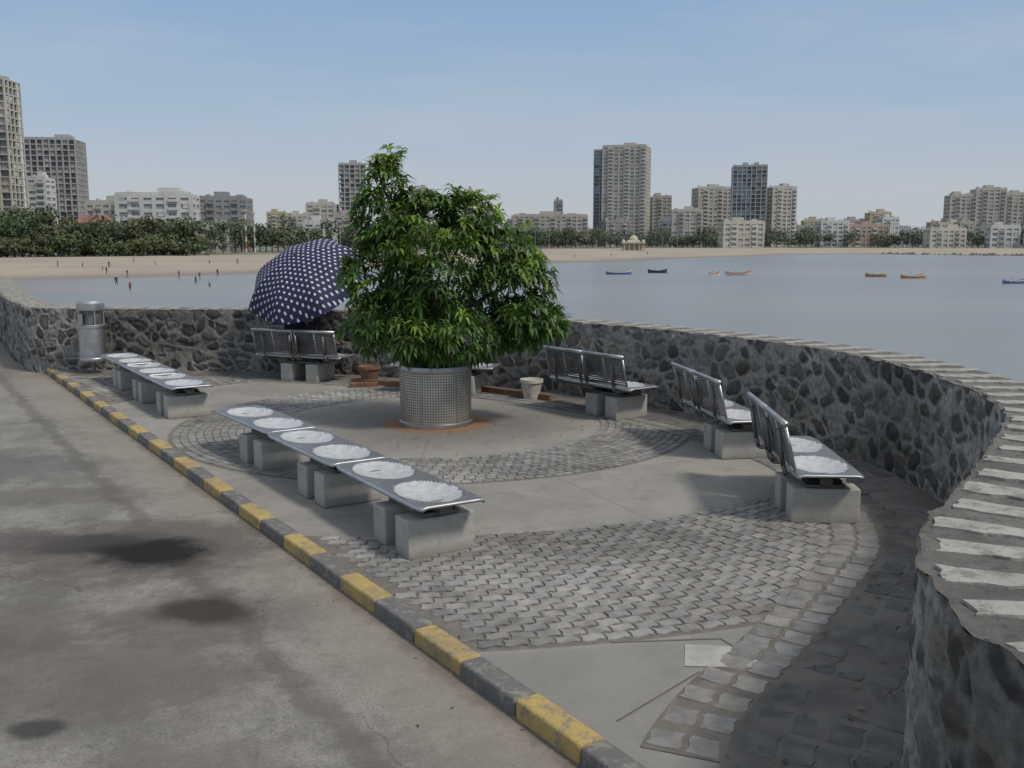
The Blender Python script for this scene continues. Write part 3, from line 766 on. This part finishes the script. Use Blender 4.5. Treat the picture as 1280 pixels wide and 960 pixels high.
def tower(name,X,Y,W,H,Dp,mat,rot=0,fl=3.1,bay=4.2,base=-3,style='flat',top=True,trim=None):
    mb=MB(); h=H-base; nf=max(2,int(h/fl)); fl=h/nf
    ur=style=='raw'
    mb.box(0,0,h/2,W-(3.0 if ur else .8),Dp-(3.0 if ur else .8),h-.5,0,1,nobottom=True)
    for k in range(nf+1):
        th=.6 if ur else fl*.45
        z=k*fl; mb.box(0,0,min(z,h-th/2),W,Dp,th,0,0)
    nb=max(2,int(W/bay)); pw=.8 if ur else bay*.32
    for k in range(nb+1):
        x=-W/2+pw/2-.12+(W-pw+.24)*k/nb
        for sy_ in (-1,1): mb.box(x,sy_*(Dp/2-.3),h/2-.1,pw,.9,h+.2,0,0)
    nd=max(2,int(Dp/bay))
    for k in range(1,nd):
        y=-Dp/2+Dp*k/nd
        for sx_ in (-1,1): mb.box(sx_*(W/2-.3),y,h/2-.15,.92,pw,h+.1,0,0)
    for f in range(nf):
        for k in range(nb):
            x=-W/2+W*(k+.5)/nb; rr_=random.random()
            if ur:
                if rr_<.5: mb.box(x,-Dp/2+1.0,f*fl+fl*.5,W/nb*.8,.3,fl*.8,0,2 if rr_<.25 else 0)
            else:
                if (k%3==1): mb.box(x,-Dp/2-.55,f*fl+fl*.22,W/nb*.72,1.1,fl*.34,0,2 if trim else 0)
                elif rr_<.3: mb.box(x,-Dp/2+.25,f*fl+fl*.55,W/nb*.5,.2,fl*.5,0,0)
        for k in range(nd):
            y=-Dp/2+Dp*(k+.5)/nd
            if random.random()<.25:
                for sx_ in (-1,1): mb.box(sx_*(W/2-.25),y,f*fl+fl*.5,.2,Dp/nd*.5,fl*.55,0,0)
    if top:
        mb.box(W*random.uniform(-.2,.2),0,h+1.6,W*.28,Dp*.4,3.2,0,0); mb.box(W*.3,0,h+.9,W*.12,Dp*.25,1.8,0,2)
        mb.box(0,-Dp/2+.2,h+.5,W*.97,.25,.9,0,0); mb.box(-W*.36,Dp*.1,h+1.0,W*.08,W*.08,2.0,0,2)
    if ur:
        for k in range(nb+1): mb.tube((-W/2+.5+(W-1)*k/nb,-Dp/2+1,h),(-W/2+.5+(W-1)*k/nb,-Dp/2+1,h+random.uniform(.8,2.4)),.18,.12,4,0)
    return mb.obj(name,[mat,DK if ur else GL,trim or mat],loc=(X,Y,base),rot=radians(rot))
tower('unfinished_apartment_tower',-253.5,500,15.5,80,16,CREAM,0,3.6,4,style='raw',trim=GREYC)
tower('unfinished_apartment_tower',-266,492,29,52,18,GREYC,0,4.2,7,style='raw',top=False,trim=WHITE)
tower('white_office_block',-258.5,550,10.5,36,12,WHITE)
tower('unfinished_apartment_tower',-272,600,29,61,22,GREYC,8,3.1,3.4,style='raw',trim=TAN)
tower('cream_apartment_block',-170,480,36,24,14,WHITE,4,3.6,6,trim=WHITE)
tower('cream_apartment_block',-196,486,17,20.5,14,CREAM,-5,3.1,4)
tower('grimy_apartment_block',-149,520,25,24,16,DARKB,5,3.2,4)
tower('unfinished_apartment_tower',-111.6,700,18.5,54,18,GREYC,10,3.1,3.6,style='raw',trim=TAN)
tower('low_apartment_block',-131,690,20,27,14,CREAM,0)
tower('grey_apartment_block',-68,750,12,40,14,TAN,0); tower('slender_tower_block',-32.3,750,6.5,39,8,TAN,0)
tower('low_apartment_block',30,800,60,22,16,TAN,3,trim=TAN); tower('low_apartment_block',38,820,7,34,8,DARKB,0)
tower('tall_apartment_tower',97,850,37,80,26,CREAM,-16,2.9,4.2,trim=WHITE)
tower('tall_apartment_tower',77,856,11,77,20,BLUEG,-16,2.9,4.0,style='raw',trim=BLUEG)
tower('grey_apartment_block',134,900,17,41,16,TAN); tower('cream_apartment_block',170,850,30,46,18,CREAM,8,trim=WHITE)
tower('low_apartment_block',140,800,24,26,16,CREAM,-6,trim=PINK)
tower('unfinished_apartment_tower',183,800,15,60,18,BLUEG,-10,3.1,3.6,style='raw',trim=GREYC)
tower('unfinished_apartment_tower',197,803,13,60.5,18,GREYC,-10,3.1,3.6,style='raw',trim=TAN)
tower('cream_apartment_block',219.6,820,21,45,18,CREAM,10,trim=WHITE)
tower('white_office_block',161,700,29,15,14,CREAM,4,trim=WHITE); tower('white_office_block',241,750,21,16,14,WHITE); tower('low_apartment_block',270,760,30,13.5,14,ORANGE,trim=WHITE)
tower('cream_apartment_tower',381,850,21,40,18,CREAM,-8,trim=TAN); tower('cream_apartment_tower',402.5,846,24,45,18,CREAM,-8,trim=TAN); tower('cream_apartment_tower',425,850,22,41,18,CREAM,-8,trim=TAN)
palette=[CREAM,TAN,PINK,TAN,DARKB,BLUEG,DARKB,YEL,CREAM,WHITE,DARKB,GREYC,GREYC]
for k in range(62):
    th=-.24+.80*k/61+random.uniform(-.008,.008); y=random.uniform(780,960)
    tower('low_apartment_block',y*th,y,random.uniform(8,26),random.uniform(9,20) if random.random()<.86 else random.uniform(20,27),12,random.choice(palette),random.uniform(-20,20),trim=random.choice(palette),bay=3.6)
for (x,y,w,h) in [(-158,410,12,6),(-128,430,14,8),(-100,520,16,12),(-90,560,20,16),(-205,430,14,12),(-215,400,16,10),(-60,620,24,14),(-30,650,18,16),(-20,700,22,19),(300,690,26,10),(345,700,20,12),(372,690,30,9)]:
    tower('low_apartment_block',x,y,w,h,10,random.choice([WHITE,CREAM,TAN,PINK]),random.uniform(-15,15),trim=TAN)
for (x,y,w,z) in [(-184,440,14,17),(-176,430,10,15),(-168,452,12,15)]:
    mb=MB(); mb.box(0,0,(z-4)/2,w,9,z-4,0,0); hh=z-4
    for kx in range(4): mb.box(-w/2+w*(kx+.5)/4,-4.52,hh*.72,w/8,.12,1.6,0,2)
    mb.face([(-w/2-.6,-5.2,hh),(w/2+.6,-5.2,hh),(w/2-1.5,0,hh+3.4),(-w/2+1.5,0,hh+3.4)],1); mb.face([(w/2+.6,5.2,hh),(-w/2-.6,5.2,hh),(-w/2+1.5,0,hh+3.4),(w/2-1.5,0,hh+3.4)],1)
    mb.face([(-w/2-.6,5.2,hh),(-w/2-.6,-5.2,hh),(-w/2+1.5,0,hh+3.4)],1); mb.face([(w/2+.6,-5.2,hh),(w/2+.6,5.2,hh),(w/2-1.5,0,hh+3.4)],1)
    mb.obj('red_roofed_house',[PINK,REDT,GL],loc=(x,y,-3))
mb=MB(); mb.box(0,0,.4,13,9,.8,0,0)
for x in (-5.6,-2.8,0,2.8,5.6):
    for y in (-4,4): mb.tube((x,y,.8),(x,y,4.6),.35,.3,10,0)
mb.box(0,0,4.95,13.4,9.6,.7,0,0); mb.box(0,1,2.6,9,4,3.4,0,2); mb.box(0,0,5.9,7,5,1.2,0,1)
mb.lathe(0,0,[(2.6,6.5),(2.6,6.9),(2.3,7.8),(1.5,8.7),(.5,9.2),(.12,9.5),(.05,10.4),(0,10.5)],20,0)
for x in (-5.6,5.6): mb.lathe(x,0,[(.9,5.3),(.9,5.8),(.6,6.5),(0,6.9)],12,1)
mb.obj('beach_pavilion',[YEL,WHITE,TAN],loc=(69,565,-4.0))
mb=MB()
for k in range(160):
    f=random.random(); x=190+f*170; y=500-f*35; r=random.uniform(.8,2.2)
    q=interp(Sh,atan2(x,y)); c=Vector((q.x+random.uniform(-6,6),q.y+random.uniform(0,10),-4.8)); g=random.uniform(.12,.22)
    ps=[c+Vector((r*cos(a)*random.uniform(.7,1.2),r*sin(a)*random.uniform(.7,1.2),-.3)) for a in [i*pi/3 for i in range(6)]]; tp=c+Vector((0,0,r*.6))
    for i in range(6): mb.face([ps[i],ps[(i+1)%6],tp],0,(g,g*.9,g*.75))
mb.obj('shore_rocks',[MA('shore_rock',.9,1,.4,0)],colattr=True)

# poles
RW=M('faded_red_paint',(.45,.14,.10),None,3,.7); GP=M('grey_pole',(.35,.35,.35),None,3,.6)
for (x,y,h,m) in [(-107.5,402,18,RW),(-104.8,405,17,GP)]:
    mb=MB(); mb.tube((0,0,0),(0,0,h),.28,.16,8,0); mb.box(0,0,h,1.6,.4,.5,0,1)
    for k in range(4): mb.tube((0,0,h*k/4+1),(0,0,h*k/4+2.8),.32,.30,8,1)
    mb.obj('beach_mast',[m,WHITE],loc=(x,y,-3.6))
for (x,y) in [(-88,430),(-76,440),(14,600),(22,590),(100,660),(108,650),(-60,480),(200,640),(260,650)]:
    mb=MB(); mb.tube((0,0,0),(0,0,14),.16,.09,8); mb.tube((0,0,14),(1.6,0,14.5),.07,.06,6); mb.tube((0,0,14),(-1.6,0,14.5),.07,.06,6); mb.box(1.9,0,14.5,.9,.35,.18); mb.box(-1.9,0,14.5,.9,.35,.18)
    mb.obj('street_lamp',[GP],loc=(x,y,-3.2))

# boats
def boat(x,y,L,ang,c1,c2):
    mb=MB(); n=14; secs=[]
    for i in range(n+1):
        u=-1+2*i/n; w=.62*(1-abs(u)**2.6)**.7*(L/5)*1.0+.02; sh_=.55+.42*u*u*(1.25 if u>0 else .8); kz=-.15+.12*abs(u)**3
        secs.append((u*L/2,w,sh_,kz))
    for a,b in zip(secs[:-1],secs[1:]):
        for s_ in (1,-1):
            pr=lambda q:[(q[0],0,q[3]),(q[0],s_*q[1]*.7,q[3]+.12),(q[0],s_*q[1]*.97,q[2]*.68),(q[0],s_*q[1],q[2]),(q[0],s_*q[1]*.85,q[2]),(q[0],s_*q[1]*.6,.15),(q[0],0,.1)]
            A,B=pr(a),pr(b)
            for k in range(6): mb.face([A[k],B[k],B[k+1],A[k+1]] if s_<0 else [A[k+1],B[k+1],B[k],A[k]], 0 if k<2 else 1 if k==2 else 2)
    for u in (-.5,0,.45): mb.box(u*L/2,0,.42,.22,1.0*(L/5),.05,0,2)
    mb.tube((-.1*L,0,.1),(-.1*L,0,1.3),.04,.03,6,2)
    mb.obj('fishing_boat',[c1,c2,cl[4]],loc=(x,y,-5.0),rot=radians(ang))
PT=[M('boat_white',(.65,.65,.62),None,3,.6),M('boat_orange',(.6,.24,.09),None,3,.6),M('boat_blue',(.10,.22,.42),None,3,.6),M('boat_dark',(.06,.07,.08),None,3,.6)]
boat(23.5,218,5.8,5,PT[2],PT[0]); boat(33.5,228,4.4,-8,PT[3],PT[3]); boat(42.5,208,2.6,20,PT[0],PT[1]); boat(48.5,212,5.8,3,PT[0],PT[1])
boat(75,204,4.2,-30,PT[1],PT[0]); boat(79.5,196,5.2,4,PT[1],PT[0]); boat(87.5,172,4.6,5,PT[2],PT[0]); boat(49,520,9,0,PT[0],PT[3]); boat(63,470,12,8,PT[3],PT[0])

# ------------------------------------------------------------------ distant trees
DLEAF=MA('distant_foliage',.85,.6,.3,0)
mb=MB()
def dtree(x,y,h,w,base=-3,hz=0,dens=1.0):  # hz: share of distance haze painted into the leaf colours
    mb.tube((x,y,base),(x+random.uniform(-.5,.5),y,base+h*.5),.35,.2,5,1,(.08,.065,.05))
    nc=random.randint(7,10); pal=random.random(); fs=.62+hz*.6; tb_=random.uniform(.7,1.3)
    for c in range(nc):
        a=random.random()*6.3; rr_=random.uniform(0,.40)*w; cx=x+cos(a)*rr_; cy=y+sin(a)*rr_; cz=base+h*random.uniform(.25,.84); R_=w*random.uniform(.17,.27)
        mb.tube((x,y,base+h*.35),(cx,cy,cz),.15,.06,4,1,(.08,.065,.05))
        for k in range(int(62*dens)):
            u=Vector([random.gauss(0,1) for _ in range(3)]).normalized()*R_*random.uniform(.6,1.05); p=Vector((cx,cy,cz))+Vector((u.x,u.y,u.z*.75))
            s=random.uniform(.35,.8)*fs; nrm=(u.normalized()+Vector([random.gauss(0,.25) for _ in range(3)])).normalized(); t1=nrm.orthogonal().normalized()*s; t2=nrm.cross(t1).normalized()*s*random.uniform(.5,1)
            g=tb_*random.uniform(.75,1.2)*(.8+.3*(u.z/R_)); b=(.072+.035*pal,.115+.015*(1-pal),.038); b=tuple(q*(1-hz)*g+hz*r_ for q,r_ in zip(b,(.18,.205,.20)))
            mb.face([p-t1-t2,p+t1*.8-t2,p+t1+t2,p-t1*.9+t2*.8],0,b)
for k in range(50):
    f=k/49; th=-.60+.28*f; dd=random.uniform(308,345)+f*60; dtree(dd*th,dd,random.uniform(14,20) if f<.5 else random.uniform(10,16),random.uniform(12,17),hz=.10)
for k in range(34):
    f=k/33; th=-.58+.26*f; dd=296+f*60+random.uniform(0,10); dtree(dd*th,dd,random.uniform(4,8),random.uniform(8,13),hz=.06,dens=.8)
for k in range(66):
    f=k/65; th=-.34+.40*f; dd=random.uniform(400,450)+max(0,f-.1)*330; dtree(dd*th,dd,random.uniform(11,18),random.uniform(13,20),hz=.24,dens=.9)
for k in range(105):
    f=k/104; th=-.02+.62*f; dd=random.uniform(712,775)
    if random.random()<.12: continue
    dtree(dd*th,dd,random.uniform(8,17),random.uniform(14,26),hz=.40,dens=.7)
mb.obj('distant_trees',[DLEAF,BARK],colattr=True)

# ------------------------------------------------------------------ light, sky, camera
az=Vector((.78,-.50)).normalized(); el=radians(52)
sd=Vector((az.x*cos(el),az.y*cos(el),sin(el)))
sl_=bpy.data.lights.new('sun','SUN'); sl_.energy=2.3; sl_.angle=radians(9); sl_.color=(1,.93,.83)
so=bpy.data.objects.new('sun',sl_); COL.objects.link(so); so.rotation_euler=sd.to_track_quat('Z','Y').to_euler(); so.location=(10,-10,20)
w=bpy.data.worlds.new('World'); S.world=w; w.use_nodes=True; nt=w.node_tree
bg=nt.nodes['Background']; sk=nt.nodes.new('ShaderNodeTexSky'); sk.sky_type='NISHITA'; sk.sun_disc=False
sk.sun_elevation=el; sk.sun_rotation=atan2(az.x,az.y); sk.air_density=1.0; sk.dust_density=1.5; sk.ozone_density=1.2; sk.altitude=0
tc=nt.nodes.new('ShaderNodeTexCoord'); sp=nt.nodes.new('ShaderNodeSeparateXYZ'); nt.links.new(tc.outputs['Generated'],sp.inputs[0])
cr=nt.nodes.new('ShaderNodeValToRGB'); nt.links.new(sp.outputs[2],cr.inputs[0])
K=1/.12
els=cr.color_ramp.elements
def setel(e,p,c): e.position=p; e.color=(c[0]*K,c[1]*K,c[2]*K,1)
setel(els[0],0,(.49,.52,.56)); setel(els[1],1,(.48,.51,.56))
setel(els.new(.06),.06,(.43,.485,.56)); setel(els.new(.14),.14,(.33,.44,.58)); setel(els.new(.24),.24,(.25,.385,.59)); setel(els.new(.45),.45,(.44,.49,.55))
mp=nt.nodes.new('ShaderNodeMapping'); mp.inputs['Scale'].default_value=(1.5,1.5,9); nt.links.new(tc.outputs['Generated'],mp.inputs[0])
nz=nt.nodes.new('ShaderNodeTexNoise'); nz.inputs['Scale'].default_value=1.6; nz.inputs['Detail'].default_value=7; nz.inputs['Roughness'].default_value=.6; nt.links.new(mp.outputs[0],nz.inputs['Vector'])
mr=nt.nodes.new('ShaderNodeMapRange'); mr.inputs[1].default_value=.46; mr.inputs[2].default_value=.75; mr.inputs[4].default_value=.40; nt.links.new(nz.outputs[0],mr.inputs[0])
m1=nt.nodes.new('ShaderNodeMix'); m1.data_type='RGBA'; m1.inputs[0].default_value=.85; nt.links.new(sk.outputs[0],m1.inputs[6]); nt.links.new(cr.outputs[0],m1.inputs[7])
m2=nt.nodes.new('ShaderNodeMix'); m2.data_type='RGBA'; nt.links.new(mr.outputs[0],m2.inputs[0]); nt.links.new(m1.outputs[2],m2.inputs[6]); m2.inputs[7].default_value=(.50*K,.53*K,.58*K,1)
nt.links.new(m2.outputs[2],bg.inputs[0]); bg.inputs[1].default_value=.125
cam=bpy.data.cameras.new('camera'); co=bpy.data.objects.new('camera',cam); COL.objects.link(co)
co.location=(0,0,2.5); co.rotation_euler=(radians(90)-math.atan(180/1230),0,0); cam.sensor_width=36; cam.lens=36*1230/1280; cam.clip_end=20000; cam.clip_start=.05
S.camera=co
